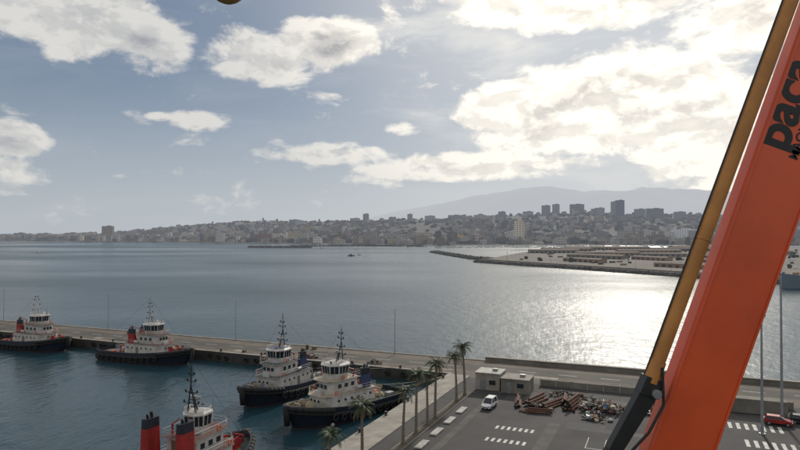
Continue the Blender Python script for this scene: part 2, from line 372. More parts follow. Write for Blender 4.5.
# ------------------------------------------------------------------ tugs
def tug(name,loc,head,c,L=28,B=9.6,mast=16.5):
    e=empty(name,(loc[0],loc[1],0),head)
    n=30; xs=[-L/2+L*i/n for i in range(n+1)]
    def hb(s):
        v=B/2
        if s<0.14: v*=math.sqrt(max(0,1-((0.14-s)/0.14)**2*0.55))
        if s>0.5: v*=max(0.0,1-((s-0.5)/0.5)**2.4)**0.62
        return max(v,0.06)
    def dz(s): return 1.7+1.7*max(0,(s-0.4)/0.6)**1.7
    mb=MB(); rings=[]
    for i,x in enumerate(xs):
        s=i/n; w=hb(s); z=dz(s); fl=0.95-0.28*max(0,(s-0.5)/0.5)**1.5
        bow=max(0,(s-0.8)/0.2)
        xw=x-1.4*bow*bow
        r=[(x-2.5*bow,0.0,-2.2),(xw,w*fl*0.75,-1.4),(xw,w*fl,0.0),(xw,w*(fl*.9+.1)+0.0,0.22),(x,w,z),(x+0.12*bow,w+0.05,z+0.95),(x,max(0.02,w-0.16),z+0.95),(x,max(0.02,w-0.2),z+0.02),(x,0.0,z+0.02)]
        rings.append(r)
    ks=['boot','boot','boot','black','black',c['bul'],c['bulin'],c['deck']]
    for i in range(n):
        for j in range(8):
            a,b,cc,d=rings[i][j],rings[i+1][j],rings[i+1][j+1],rings[i][j+1]
            mb.add([a,b,cc,d],[(3,2,1,0)],ks[j])
            mir=lambda q:(q[0],-q[1],q[2])
            mb.add([mir(a),mir(b),mir(cc),mir(d)],[(0,1,2,3)],ks[j])
    r0=rings[0]; mir=[(x,-y,z) for x,y,z in r0]
    mb.add([r0[0],r0[1],r0[2],r0[3],r0[4],r0[5],r0[6],mir[6],mir[5],mir[4],mir[3],mir[2],mir[1]],[tuple(range(13))],'black')
    mb.obj('hull',e)
    mb=MB()
    for sd in(-1,1):
        pts=[(xs[i],sd*(hb(i/n)+0.18),dz(i/n)-0.15) for i in range(0,n+1)]
        mb.tube(pts,0.3,'rubber',8)
        pts=[(xs[i]+0.1,sd*(hb(i/n)+0.2),dz(i/n)+0.5) for i in range(22,n+1)]
        mb.tube(pts,0.42,'rubber',8)
        for i in range(2,24,2):
            mb.torus((xs[i],sd*(hb(i/n)+0.35),dz(i/n)-0.75),(0,1,0),0.5,0.2,'rubber')
    mb.tube([(-L/2-0.15,-hb(0),1.6),(-L/2-0.15,hb(0),1.6)],0.35,'rubber',8)
    mb.cyl((L/2-0.1,0,0.9),(L/2+0.15,0,4.3),0.55,0.65,'rubber',10)
    mb.obj('fenders',e,smooth=True)
    def hx(x0,x1,w,ch):
        h=w/2; return [(x0,-h),(x1-ch,-h),(x1,-h+ch),(x1,h-ch),(x1-ch,h),(x0,h)]
    z0=2.0
    mb=MB()
    mb.prism(hx(-5.0,7.2,6.2,1.6),z0-0.3,4.7,c['sup'],kt=c['top'])
    mb.prism(hx(-5.3,7.5,6.5,1.65),4.7,4.82,'white',kt=c['top'])
    mb.prism(hx(-1.0,5.6,4.9,1.2),4.82,7.2,c['sup'],kt=c['top'])
    mb.prism(hx(-1.6,6.3,5.6,1.3),7.2,7.32,'white',kt=c['top'])
    if c.get('stripe'):
        mb.prism(hx(-5.02,7.22,6.24,1.6),3.0,3.35,c['stripe'])
    mb.obj('deckhouse',e,bevel=0.05)
    mb=MB()
    for sd in(-1,1):
        for x in(-3.8,-2.2,1.0,2.6,4.2): mb.cyl((x,sd*3.08,3.8),(x,sd*3.16,3.8),0.24,0.24,'glass',10)
        mb.box((-0.6,sd*3.12,3.0),(0.8,0.06,1.9),c['door'])
        for x in(0.2,1.8,3.4): mb.box((x,sd*2.47,6.2),(0.8,0.06,0.7),'glass')
    for y in(-1.0,0,1.0): mb.box((5.62,y,6.2),(0.06,0.7,0.7),'glass'); mb.cyl((7.18,y,3.9),(7.26,y,3.9),0.24,0.24,'glass',10)
    mb.box((-5.03,0,3.1),(0.06,0.8,1.9),c['door']); mb.box((-1.03,1.2,5.9),(0.06,0.8,1.8),c['door'])
    mb.obj('doors_and_windows',e)
    ws=c.get('ws',1.0)
    def oc(cx,l,w,ch):
        a,b=l/2*ws,w/2*ws; ch*=ws; return [(cx-a+ch,-b),(cx+a-ch,-b),(cx+a,-b+ch),(cx+a,b-ch),(cx+a-ch,b),(cx-a+ch,b),(cx-a,b-ch),(cx-a,-b+ch)]
    ZW=7.32
    mb=MB()
    mb.prism(oc(2.2,4.3,4.1,1.1),ZW,ZW+1.0,c['sup'],1.05)
    mb.prism(oc(2.2,4.45,4.25,1.15),ZW+1.0,ZW+2.4,'glass',1.07)
    lo=oc(2.2,4.55,4.35,1.15); hi=[(2.2+(x-2.2)*1.08,y*1.08) for x,y in lo]
    for i in range(8):
        a0=Vector((*lo[i],ZW+.97));a1=Vector((*hi[i],ZW+2.43));b0=Vector((*lo[(i+1)%8],ZW+.97));b1=Vector((*hi[(i+1)%8],ZW+2.43))
        mb.cyl(a0,a1,0.1,0.1,'white',6)
        k=2 if (b0-a0).length>1.9 else 1
        for j in range(1,k+1):
            t=j/(k+1); mb.cyl(a0.lerp(b0,t),a1.lerp(b1,t),0.05,0.05,'white',4)
    mb.prism(oc(2.2,5.3,5.1,1.4),ZW+2.4,ZW+2.6,'white',kt='white'); mb.prism(oc(2.2,4.7,4.5,1.3),ZW+2.6,ZW+2.8,'white',0.85,kt=c['roof'])
    mb.obj('wheelhouse',e)
    mb=MB(); fy=c.get('fy',2.0); fs_=c.get('fs',1.0); fh=c.get('fh',7.3)
    for sd in(-1,1):
        y=sd*fy
        mb.prism([(-3.4+dx*fs_,y+dy*fs_) for dx,dy in ((-1,-.62),(.8,-.62),(1.2,-.3),(1.2,.3),(.8,.62),(-1,.62),(-1.3,.3),(-1.3,-.3))],4.8,fh,c['fun'],0.9)
        mb.prism([(-3.4+dx*fs_,y+dy*fs_) for dx,dy in ((-.88,-.55),(.7,-.55),(1.06,-.27),(1.06,.27),(.7,.55),(-.88,.55),(-1.16,.27),(-1.16,-.27))],fh,fh+1.2,'black',0.95)
        mb.cyl((-3.2,y,fh+1.1),(-3.4,y,fh+1.9),0.22,0.22,'grease',8); mb.cyl((-3.9,y,fh+1.1),(-4.1,y,fh+1.7),0.18,0.18,'grease',8)
    mb.obj('funnels',e,bevel=0.05)
    mb=MB(); mk=c['mast']; zb=ZW+2.6
    mb.cyl((1.0,0.7,zb),(0.8,0.06,13.6),0.12,0.09,mk,6); mb.cyl((1.0,-0.7,zb),(0.8,-0.06,13.6),0.12,0.09,mk,6)
    mb.cyl((2.2,0,zb),(0.9,0,13.2),0.12,0.08,mk,6); mb.cyl((0.8,0,13.4),(0.8,0,mast),0.1,0.05,mk,6)
    for z in(10.9,11.8,12.7): mb.cyl((0.95,-.45,z),(0.95,.45,z),.05,.05,mk,5)
    for z,w in((11.4,2.4),(12.8,1.9),(14.3,1.4),(15.2,.9)): 
        mb.box((0.9,0,z),(0.12,w,0.1),mk)
        for sd in(-1,1): mb.cyl((0.9,sd*w/2,z),(0.9,sd*w/2,z+0.35),0.12,0.12,'grease',8)
    mb.box((1.7,0,11.7),(0.9,0.9,0.08),mk); mb.cyl((1.7,0,11.74),(1.7,0,12.0),0.16,0.16,'white',8); mb.box((1.7,0,12.08),(0.18,1.9,0.14),'white')
    mb.ball((1.9,1.4,zb+.4),(0.34,0.34,0.4),'white',1,0,10,7); mb.cyl((3.6,-1.4,zb),(3.6,-1.4,zb+2.3),0.03,0.015,'steel',5); mb.cyl((3.4,1.5,zb),(3.4,1.5,zb+3),0.03,0.015,'steel',5)
    mb.cyl((4.0,0.8,zb),(4.0,0.8,zb+.4),0.1,0.1,'grease',8); mb.ball((4.1,0.8,zb+.5),(0.26,0.22,0.22),'grease',1,0,8,6)
    mb.cyl((-0.3,2.1,7.3),(-0.3,2.1,8.6),0.14,0.14,'red',8); mb.cyl((-0.4,2.1,8.6),(0.9,2.1,9.1),0.13,0.09,'red',8)
    mb.tube([(0.8,0,mast-0.6),(-L/2+2,0,6.2)],0.02,'grease',4); mb.tube([(0.8,0,mast-0.6),(L/2-1.6,0,4.5)],0.02,'grease',4)
    mb.obj('mast',e)
    mb=MB()
    def rail(pts,z,h=1.0,step=1.2,k='white'):
        P3=[Vector((x,y,z)) for x,y in pts]
        for a,b in zip(P3,P3[1:]+P3[:1]):
            for hh in(h,h*0.55): mb.cyl(a+Vector((0,0,hh)),b+Vector((0,0,hh)),0.03,0.03,k,4,False)
            m_=max(1,int((b-a).length/step))
            for j in range(m_): q=a.lerp(b,j/m_); mb.cyl(q,q+Vector((0,0,h)),0.03,0.03,k,4,False)
    rail(hx(-5.2,7.3,6.3,1.6),4.82); rail(hx(-1.5,6.2,5.4,1.25),7.32); rail(oc(2.2,4.6,4.4,1.2),ZW+2.65,0.6)
    mb.obj('railings',e)
    mb=MB()
    zf=dz(0.85)
    mb.box((9.3,0,zf-0.05),(1.8,2.6,0.5),c['gear']); mb.cyl((9.3,-0.9,zf+0.8),(9.3,0.9,zf+0.8),0.62,0.62,'wood',14)
    for y in(-1.1,1.1): mb.cyl((9.3,y-0.08,zf+0.8),(9.3,y+0.08,zf+0.8),0.95,0.95,c['gear'],16)
    mb.tube([(11.2,-0.7,zf),(11.2,-0.7,zf+1.4),(11.2,0.7,zf+1.4),(11.2,0.7,zf)],0.16,c['gear'],8)
    mb.tube([(-8.0,-1.6,1.7),(-8.0,-1.5,3.6),(-8.0,1.5,3.6),(-8.0,1.6,1.7)],0.17,c['gear'],8)
    mb.box((-6.9,0,2.3),(1.4,2.0,1.1),c['gear']); mb.cyl((-6.9,-0.7,3.0),(-6.9,0.7,3.0),0.5,0.5,'steel',12)
    mb.box((-10.5,1.8,2.1),(1.6,1.2,0.8),'steel'); mb.box((-10.2,-2.0,2.0),(1.1,1.1,0.6),'orange')
    mb.torus((-9.2,0.2,1.95),(0,0,1),.7,.22,'cream',14); mb.torus((-9.2,0.2,2.25),(0,0,1),.55,.2,'cream',14)
    for y in(-3.2,3.2):
        mb.cyl((-11.6,y,1.7),(-11.6,y,2.5),0.16,0.16,c['gear'],8); mb.cyl((-11.0,y,1.7),(-11.0,y,2.5),0.16,0.16,c['gear'],8)
    for sd in(-1,1):
        mb.cyl((-1.9,sd*2.7,5.3),(-0.6,sd*2.7,5.3),0.32,0.32,'white',10)
        mb.torus((3.0,sd*2.82,7.8),(0,1,0),0.33,0.08,'orange')
        mb.torus((4.9,sd*3.2,5.3),(0,1,0),0.33,0.08,'orange')
    mb.box((6.4,0,4.82+.3),(.5,1.4,.6),'white'); mb.cyl((-0.2,0,7.32),(-0.2,0,8.4),.25,.25,'white',8); mb.ball((-0.2,0,8.5),(.3,.3,.25),'white',1,0,8,6)
    mb.ball((-5.0+.4,0,5.3),(1.3,0.7,0.5),'orange',2,0.05,10,6)
    mb.cyl((-0.9,-1.9,7.3),(-0.9,-1.9,8.6),0.13,0.13,c['gear'],8); mb.cyl((-0.9,-1.9,8.6),(-4.2,-1.9,9.4),0.1,0.07,c['gear'],8)
    mb.obj('deck_gear',e)
    return e
base=dict(bul='black',bulin='cream',deck='deckg',sup='white',top='deckg',door='wood',roof='white',fun='red',mast='white',gear='grease')
t1=dict(base,bulin='deckr',deck='deckr',top='deckr',gear='red',mast='white')
t2=dict(base,deck='deck',top='deckr',fun='red',gear='red',mast='steel',bulin='steel')
t3=dict(base,top='deck',fun='blue',roof='blue',gear='steel',mast='grease',bul='blue',bulin='steel')
t4=dict(base,deck='deckg',top='cream',bulin='cream',fun='blue',mast='grease',gear='cream')
t5=dict(base,deck='deckg',top='deckr',fun='red',mast='grease',gear='red',bulin='steel',ws=0.72,fy=2.8,fs=1.15,fh=9.2)
pa=W(-127.5,-6); tug('tugboat',pa,PR,t1,mast=16)
pa=W(-83,-6.2); tug('tugboat',pa,PR,t2,L=30,mast=17.2)
qa=math.atan2(-Q.y,-Q.x)
tug('tugboat',(-24.5,132.5),qa-0.05,t3,L=27,mast=17.2)
tug('tugboat',(-10.5,117.5),qa-0.33,t4,L=27,B=9.4,mast=16.4)
tug('tugboat',(-28.2,82.3),math.atan2(Q.y,Q.x)+.02,t5,L=26,mast=18.0)
def rope(p0,p1,sag):
    mb=MB(); pts=[]
    for i in range(13):
        t=i/12; q=Vector(p0).lerp(Vector(p1),t); q.z-=sag*4*t*(1-t); pts.append(q)
    mb.tube(pts,0.045,'cream',5); mb.obj('mooring_rope')
rope(W(-96,-2.5,2.8),W(-103,0.5,3),0.3); rope(W(-70,-3,3.4),W(-64,0.5,3),0.3)
rope(W(-115,-3,3.4),W(-109,0.5,3),0.3); rope((-21,145,2.6),W(-25,0.5,3),0.4); rope((-16,146,2.6),W(-12,0.5,3),0.4)
rope((-1,127,2.6),W(0.5,-5,3),0.3); rope((-6,129.5,2.6),W(0.5,-5,3),0.5)
# ------------------------------------------------------------------ sheds
def shed(name,a0,a1,b0,b1,h,k,kr):
    e=empty(name,W((a0+a1)/2,(b0+b1)/2),PR); w=a1-a0;d=b1-b0
    mb=MB(); mb.box((0,0,h/2),(w,d,h),k); mb.obj('walls',e,bevel=0.04)
    mb=MB(); mb.box((0,0,h+0.1),(w+0.3,d+0.3,0.2),kr); mb.box((w*0.2,0,h+0.45),(1.0,0.8,0.5),'steel'); mb.obj('roof',e,bevel=0.03)
    mb=MB(); mb.box((-w*0.2,-d/2-0.02,1.05),(0.95,0.06,2.1),'steel')
    mb.box((w*0.2,-d/2-0.02,1.6),(1.3,0.06,0.9),'glass'); mb.box((w*0.2,-d/2-0.05,1.1),(1.5,0.12,0.08),'conc_l')
    mb.box((-w/2-0.02,0,1.6),(0.06,1.3,0.9),'glass'); mb.obj('door_and_windows',e)
shed('port_office_cabin',9.5,14.5,-11.0,-6.2,3.3,'conc_l','kerb')
shed('transformer_hut',14.9,20.4,-11.6,-6.6,2.7,'conc','conc_l')
def container(a,b,k,rz,n='shipping_container',L=6.06):
    e=empty(n,W(a,b,QZ+0.1),PR+rz); mb=MB(); w,h=2.44,2.55
    mb.box((0,0,h/2),(L-0.1,w-0.1,h-0.06),k)
    nn=int(L/0.28)
    for i in range(nn):
        x=-L/2+0.2+i*(L-0.4)/(nn-1)
        for sd in(-1,1): mb.box((x,sd*(w/2-0.03),h/2),(0.12,0.06,h-0.3),k)
    for x in(-L/2+0.05,L/2-0.05):
        for y in(-w/2+0.05,w/2-0.05): mb.box((x,y,h/2),(0.14,0.14,h),k)
    for y in(-0.7,-0.3,0.3,0.7): mb.cyl((L/2,y,0.1),(L/2,y,h-0.1),0.03,0.03,'steel',6)
    mb.obj('body',e)
container(58,-8,'conc',0,L=12.2); container(45,-6.5,'steel',0.03); container(72.5,-8.3,'conc_l',0,L=12.2)
# ------------------------------------------------------------------ car
def car(name,loc,rz,k,van=False):
    e=empty(name,loc,rz); mb=MB()
    hw=0.88; top=1.48 if not van else 1.85
    prof=[(-2.05,0.35),(-2.12,0.62),(-2.05,0.98),(-1.0,1.02),(0.95,1.0),(1.75,0.86),(2.08,0.68),(2.1,0.35)]
    vs=[(x,-hw*(0.94 if abs(x)>1.9 else 1),z) for x,z in prof]+[(x,hw*(0.94 if abs(x)>1.9 else 1),z) for x,z in prof];n=len(prof)
    mb.add(vs,[tuple(range(n)),tuple(range(2*n-1,n-1,-1))]+[(i,n+i,n+(i+1)%n,(i+1)%n) for i in range(n)],k)
    mb.obj('body',e,bevel=0.08)
    mb=MB()
    b=[(-1.95,.84),(1.1,.84)];t=[(-1.6 if not van else -1.85,.66),(0.3,.66)]
    mb.add([(b[0][0],-.84,.97),(b[1][0],-.84,.97),(b[1][0],.84,.97),(b[0][0],.84,.97),(t[0][0],-.68,top-.06),(t[1][0],-.68,top-.06),(t[1][0],.68,top-.06),(t[0][0],.68,top-.06)],
      [(0,1,5,4),(1,2,6,5),(2,3,7,6),(3,0,4,7)],'glass'); mb.obj('windows',e)
    mb=MB(); mb.prism([(t[0][0]-.03,-.7),(t[1][0]+.05,-.7),(t[1][0]+.05,.7),(t[0][0]-.03,.7)],top-.08,top,k,0.93)
    for sd in(-1,1):
        mb.cyl((1.1,sd*.84,.98),(0.32,sd*.68,top-.05),.05,.05,k,6); mb.cyl((-0.35,sd*.86,.98),(-0.4,sd*.69,top-.05),.05,.05,k,6)
        mb.cyl((-1.95,sd*.84,.98),(t[0][0],sd*.68,top-.05),.09,.08,k,6)
        mb.box((0.85,sd*.98,1.05),(.12,.2,.14),k)
    mb.obj('roof_and_pillars',e)
    mb=MB()
    for x in(-1.3,1.35):
        for sd in(-1,1):
            mb.cyl((x,sd*.68,.32),(x,sd*.9,.32),.33,.33,'rubber',16); mb.cyl((x,sd*.9,.32),(x,sd*.92,.32),.2,.18,'steel',10)
    mb.obj('wheels',e)
    mb=MB()
    for sd in(-1,1):
        mb.box((2.04,sd*.62,.68),(.12,.34,.16),'steel'); mb.box((-2.1,sd*.66,.8),(.06,.22,.2),'red')
    mb.box((2.1,0,.5),(.05,.9,.16),'grease'); mb.box((2.12,0,.38),(.03,.5,.11),'white'); mb.obj('lights_and_grille',e)
M['carw']=mat('car_white',(0.72,0.72,0.72),0.3,nscale=.5,namt=.05,coat=.5)
car('parked_car',W(15.6,-23,QZ+0.01),R(-118),'carw',True)
car('parked_car',W(62,-14,QZ+0.01),R(-30),'red'); car('parked_car',W(66,-12,QZ+0.01),R(-32),'grease')
# ------------------------------------------------------------------ pipes + scrap
def pipes(a,b,rz,n,L,r,k='rust'):
    mb=MB(); rnd=random.Random(n*7+int(a))
    lay=n;row=0;z=r
    while lay>0:
        for i in range(lay):
            y=(i-(lay-1)/2)*2.15*r+rnd.uniform(-.05,.05); dx=rnd.uniform(-.9,.9); sk=rnd.uniform(-.12,.12); LL=L*rnd.uniform(.8,1.05)
            mb.cyl((-LL/2+dx,y-sk,z),(LL/2+dx,y+sk,z),r,r,k,12,False); mb.cyl((-LL/2+dx,y-sk,z),(LL/2+dx,y+sk,z),r*.88,r*.88,'grease',12,True)
        lay-=2 if n>4 else 1; z+=r*1.85
    for x in(-L*.3,L*.3): mb.box((x,0,-0.02),(0.2,n*2.3*r,0.12),'wood')
    mb.obj('rusty_pipe_stack',loc=W(a,b,QZ+0.05),rot=(0,0,PR+rz))
pipes(22.5,-16,R(75),5,7.0,0.2); pipes(26.0,-17,R(68),6,8.0,0.17); pipes(29.4,-16.5,R(80),4,6.5,0.24); pipes(19.8,-18.5,R(100),4,5,0.15); pipes(24,-23.0,R(10),3,5,0.15); pipes(27.5,-13.0,R(95),3,6,0.2)
def heap(name,a,b,w,d,n,seed,h=1.6,smax=.6):
    rnd=random.Random(seed); mb=MB(); ks=['rust','rust','rust','steel','tarp','wood','grease','conc','conc','red','cream','steel','kerb','wood','grease','deck','deckg']
    for i in range(n):
        x=rnd.gauss(0,.35)*w;y=rnd.gauss(0,.35)*d; t=math.exp(-((x/w)**2+(y/d)**2)*2.5)*h
        z=rnd.uniform(0,t); k=rnd.choice(ks); s=rnd.uniform(.2,smax)
        mb.T=Matrix.Translation((x,y,z+s*.4))@Euler((rnd.uniform(-.5,.5),rnd.uniform(-.5,.5),rnd.uniform(0,6))).to_matrix().to_4x4()
        r=rnd.random()
        if r<.4: mb.box((0,0,0),(s*rnd.uniform(.7,2.2),s,s*rnd.uniform(.2,.9)),k)
        elif r<.6: mb.cyl((0,0,-s*.7),(0,0,s*.7),s*.42,s*.42,k,10)
        elif r<.8: mb.cyl((-s*2,0,0),(s*2,0,.2),.07,.07,k,6)
        elif r<.9: mb.torus((0,0,0),(0,0,1),s*.6,s*.2,'rubber')
        else: mb.ball((0,0,0),(s,s*.8,s*.5),k,i,.3)
    mb.T=None; mb.obj(name,loc=W(a,b,QZ),rot=(0,0,PR))
heap('scrap_heap',34.5,-17,7,4,260,3,1.4); heap('scrap_heap',41,-15.5,4,2.5,110,5,1.2); heap('scrap_heap',28,-10,7,1.2,70,8,.9); heap('scrap_heap',34,-23,2.4,1.5,46,9,.6); heap('scrap_heap',66,-10.5,3,1,30,11,.8); heap('scrap_heap',24,-19,4,3,60,15,.5,.4); heap('scrap_heap',50,-8,6,1.2,60,17,.9)
def pallets(a,b,n,rz):
    mb=MB()
    for i in range(n):
        z=i*.145
        for x in(-.5,-.25,0,.25,.5): mb.box((x,0,z+.13),(.12,.8,.022),'wood')
        for y in(-.35,0,.35): mb.box((0,y,z+.06),(1.15,.1,.1),'wood')
    mb.obj('pallet_stack',loc=W(a,b),rot=(0,0,PR+rz))
for a,b,n in((-45,13,8),(-43,13.4,5),(-110,13,7),(-58,2.6,4),(46,-18,7),(44.5,-20,4),(39,-21.5,6)): pallets(a,b,n,a)
for a,b,s in((-50,2.8,21),(-38,3,22),(-20,3,23),(-96,3,24)): heap('quay_stores',a,b,3,.9,26,s,.7,.55)
# ------------------------------------------------------------------ crane
e=empty('mobile_crane',(0,0,0))
sl=0.367; u=Vector((sl,0,1)).normalized(); nrm=Vector((u.z,0,-u.x))
C0=Vector((3.625,8.15,31.2))
def boom_part(mb,c,l0,l1,w,d,k,ch=0.1):
    a,b=w/2,d/2
    sec=[(-a+ch,-b),(a-ch,-b),(a,-b+ch),(a,b-ch),(a-ch,b),(-a+ch,b),(-a,b-ch),(-a,-b+ch)]
    vs=[]
    for l in(l0,l1):
        for x,y in sec: vs.append(c+u*l+nrm*x+Vector((0,y,0)))
    n=8; mb.add(vs,[(i,(i+1)%n,n+(i+1)%n,n+i) for i in range(n)]+[tuple(range(n-1,-1,-1)),tuple(range(n,2*n))],k)
mb=MB(); boom_part(mb,C0,-28.5,9.5,0.83,0.3,'boom',0.03); boom_part(mb,C0,9.5,20,0.72,0.26,'boom',0.03); boom_part(mb,C0,9.2,9.6,0.89,0.36,'boom',0.035)
mb.obj('boom',e,bevel=0.012)
mb=MB()
boom_part(mb,C0+Vector((0,-0.162,0))+nrm*0.385,-20,9.1,0.026,0.02,'boom',0.004); boom_part(mb,C0+Vector((0,-0.162,0))-nrm*0.385,-20,9.1,0.026,0.02,'boom',0.004)
mb.obj('boom_weld_flanges',e)
u2=Vector((0.376,0,1)).normalized(); S0=Vector((4.10,8.0,34.43)); n2=Vector((u2.z,0,-u2.x))
mb=MB()
def bar(mb,p0,p1,w,d,k,w1=None):
    dd=(p1-p0).normalized(); nn=Vector((dd.z,0,-dd.x)); w1=w1 or w; vs=[]
    for p,ww in((p0,w),(p1,w1)):
        for sx,sy in((-1,-1),(1,-1),(1,1),(-1,1)): vs.append(p+nn*sx*ww/2+Vector((0,sy*d/2,0)))
    mb.add(vs,[(3,2,1,0),(4,5,6,7),(0,1,5,4),(1,2,6,5),(2,3,7,6),(3,0,4,7)],k)
bot=S0-u2*2.45
mb.cyl(bot,S0+u2*16,0.088,0.088,'ochre',24)
mb.cyl(bot-u2*0.05,bot+u2*0.25,0.11,0.10,'ochre',24)
mb.tube([bot-n2*0.105,S0+u2*16-n2*0.105],0.012,'grease',6)
for i in range(3): mb.cyl(bot+u2*(1.9+i*4.3),bot+u2*(1.93+i*4.3),0.096,0.096,'ochre',24)
mb.obj('jib_stay_tube',e,smooth=False)
mb=MB(); lp=bot+Vector((-0.02,0,-0.05)); l2=Vector((2.72,8.0,31.2)); l3=Vector((2.0,8.0,29.9))
bar(mb,bot+u2*0.02,lp-Vector((.05,0,.16)),0.22,0.2,'grease',0.26); bar(mb,lp-Vector((.03,0,.1)),l2,0.23,0.16,'grease',0.17); bar(mb,l2,l3,0.17,0.16,'grease')
mb.cyl(lp+Vector((0.03,-.16,-.12)),lp+Vector((0.03,.16,-.12)),0.06,0.06,'steel',12)
mb.tube([bot+n2*.10+Vector((0,-.1,.2)),lp+Vector((.12,-.12,-.25)),lp+Vector((-.08,-.14,-.6)),l2+Vector((.08,-.1,-.1)),l3+Vector((.15,0,0))],.02,'grease',8)
mb.tube([l3,l3+Vector((0.8,0.2,-1.2)),Vector((1.6,8.2,26.8))],0.06,'grease',8); mb.obj('stay_link',e,bevel=.01)
def lettering(txt,name,size,l,off,k,offv):
    cu=bpy.data.curves.new(name,'FONT'); cu.body=txt; cu.size=size; cu.extrude=0.003; cu.offset=offv
    o=bpy.data.objects.new(name,cu); scene.collection.objects.link(o)
    cu.materials.append(M[k]); 
    xa=u; ya=-nrm; za=xa.cross(ya)
    mt=Matrix((xa,ya,za)).transposed().to_4x4(); mt.translation=C0+u*l+nrm*off+Vector((0,-0.152,0))
    o.matrix_world=mt; o.parent=e
lettering('paca','lettering_name',0.68,4.08,-0.05,'grease',0.02)
lettering('MAQUINARIA','lettering_sub',0.165,4.03,0.12,'grease',0.003)
mb=MB(); gx=C0.x-sl*(C0.z-QZ-2.6)
mb.box((gx+1,8.45,QZ+1.1),(11,2.6,0.7),'boom'); mb.box((gx+6.2,8.45,QZ+1.7),(1.9,2.5,1.9),'boom',top=(0.8,0.95)); mb.box((gx-0.2,8.45,QZ+2.1),(4.2,2.5,1.3),'boom')
mb.box((gx+0.6,6.6,QZ+2.4),(1.8,1.0,1.9),'boom',top=(0.8,1)); mb.box((gx+0.6,6.08,QZ+2.7),(1.2,0.03,0.9),'glass')
mb.obj('carrier',e,bevel=0.05)
mb=MB()
for x in(-3.4,-2.0,0.6,3.4,4.8):
    for y in(7.15,9.75): mb.cyl((gx+1+x,y-.2,QZ+.6),(gx+1+x,y+.2,QZ+.6),.6,.6,'rubber',18)
for x in(-4,5.4):
    for y in(5.2,11.7): mb.cyl((gx+1+x,y,QZ),(gx+1+x,y,QZ+1.1),.12,.12,'steel',10); mb.cyl((gx+1+x,y,QZ),(gx+1+x,y,QZ+.1),.4,.4,'steel',14)
    mb.box((gx+1+x,8.45,QZ+1.1),(.35,6.5,.3),'boom')
mb.obj('wheels_and_outriggers',e)
e=empty('crane_hook_block',(-2.23,8,36.98)); mb=MB()
mb.ball((0,0,.24),(.25,.2,.24),'yellow',1,0,20,12); mb.cyl((0,0,.4),(0,0,.9),.1,.07,'yellow',12); mb.cyl((0,0,.9),(0,0,14),.012,.012,'steel',6); mb.obj('ball_and_cable',e,smooth=True)
# ------------------------------------------------------------------ distant mole, jetties, ship
def interp(x,tab):
    xs=[t[0] for t in tab]; ys=[t[1] for t in tab]; return float(np.interp(x,xs,ys))
mb=MB(); poly=[(95,742),(224,496),(262,425),(330,300),(1500,300),(1500,1360),(330,1360),(190,1000),(118,800)]
mb.prism(poly,-3,2.6,'mole_wall',kt='mole'); mb.obj('port_mole_ground')
mb=MB(); pl=[(120,800),(98,745),(227,499),(265,428),(333,303)]
for a,b in zip(pl,pl[1:]):
    A=Vector(a);B_=Vector(b);d=B_-A; mb.box(((A.x+B_.x)/2,(A.y+B_.y)/2,3.1),(d.length,1.2,1.3),'mole_wall',rot=math.atan2(d.y,d.x))
mb.obj('mole_parapet')
def riprap(name,path,w,n,smin,smax,seed,zc=0.6):
    rnd=random.Random(seed); mb=MB(); P_=[Vector(p) for p in path]
    ls=[(b-a).length for a,b in zip(P_,P_[1:])]; tot=sum(ls)
    for i in range(n):
        t=rnd.uniform(0,tot);j=0
        while t>ls[j]: t-=ls[j]; j+=1
        q=P_[j].lerp(P_[j+1],t/ls[j]); d=(P_[j+1]-P_[j]).normalized(); o=rnd.uniform(-1,1)
        nn=Vector((-d.y,d.x)); q=q+nn*o*w/2; s=rnd.uniform(smin,smax)
        mb.ball((q.x,q.y,(1-abs(o))*zc*2),(s,s*rnd.uniform(.7,1.1),s*rnd.uniform(.6,.9)),'rock',rnd.uniform(0,9),.35,5,4)
    mb.obj(name)
riprap('riprap_rocks',[(118,800),(92,741),(221,493),(259,422),(299,351)],9,1700,1.0,2.2,1,0.8)
riprap('rocky_breakwater',[(118,800),(100,830),(62,1130)],18,900,1.2,2.8,2,1.2)
riprap('rocky_breakwater',[(-370,1520),(-300,1500),(-215,1490)],16,420,1.4,3.0,3,1.6)
riprap('rocky_breakwater',[(-290,1640),(-100,1700),(60,1650)],14,500,1.4,2.6,4,1.3)
def warehouse(name,x,y,w,d,h,rz,kw='ochre_b',kr='roof_b'):
    h=h*.62
    e=empty(name,(x,y,2.6),rz); mb=MB(); rh=h*0.28
    mb.box((0,0,h/2),(w,d,h),kw)
    mb.add([(-w/2,-d/2,h),(w/2,-d/2,h),(w/2,d/2,h),(-w/2,d/2,h),(-w/2,0,h+rh),(w/2,0,h+rh)],[(3,0,4),(1,2,5)],kw); mb.obj('walls',e)
    mb=MB(); mb.add([(-w/2-.4,-d/2-.4,h-.1),(w/2+.4,-d/2-.4,h-.1),(w/2+.4,0,h+rh+.1),(-w/2-.4,0,h+rh+.1),(w/2+.4,d/2+.4,h-.1),(-w/2-.4,d/2+.4,h-.1)],[(0,1,2,3),(3,2,4,5)],kr); mb.obj('roof',e)
    mb=MB(); n=max(2,int(w/7))
    for i in range(n):
        xx=-w/2+(i+.5)*w/n
        mb.box((xx,-d/2-.05,h*.33),(w/n*.5,.15,h*.6),'dark_b')
    mb.obj('doors',e)
rz=math.atan2(-244,129)
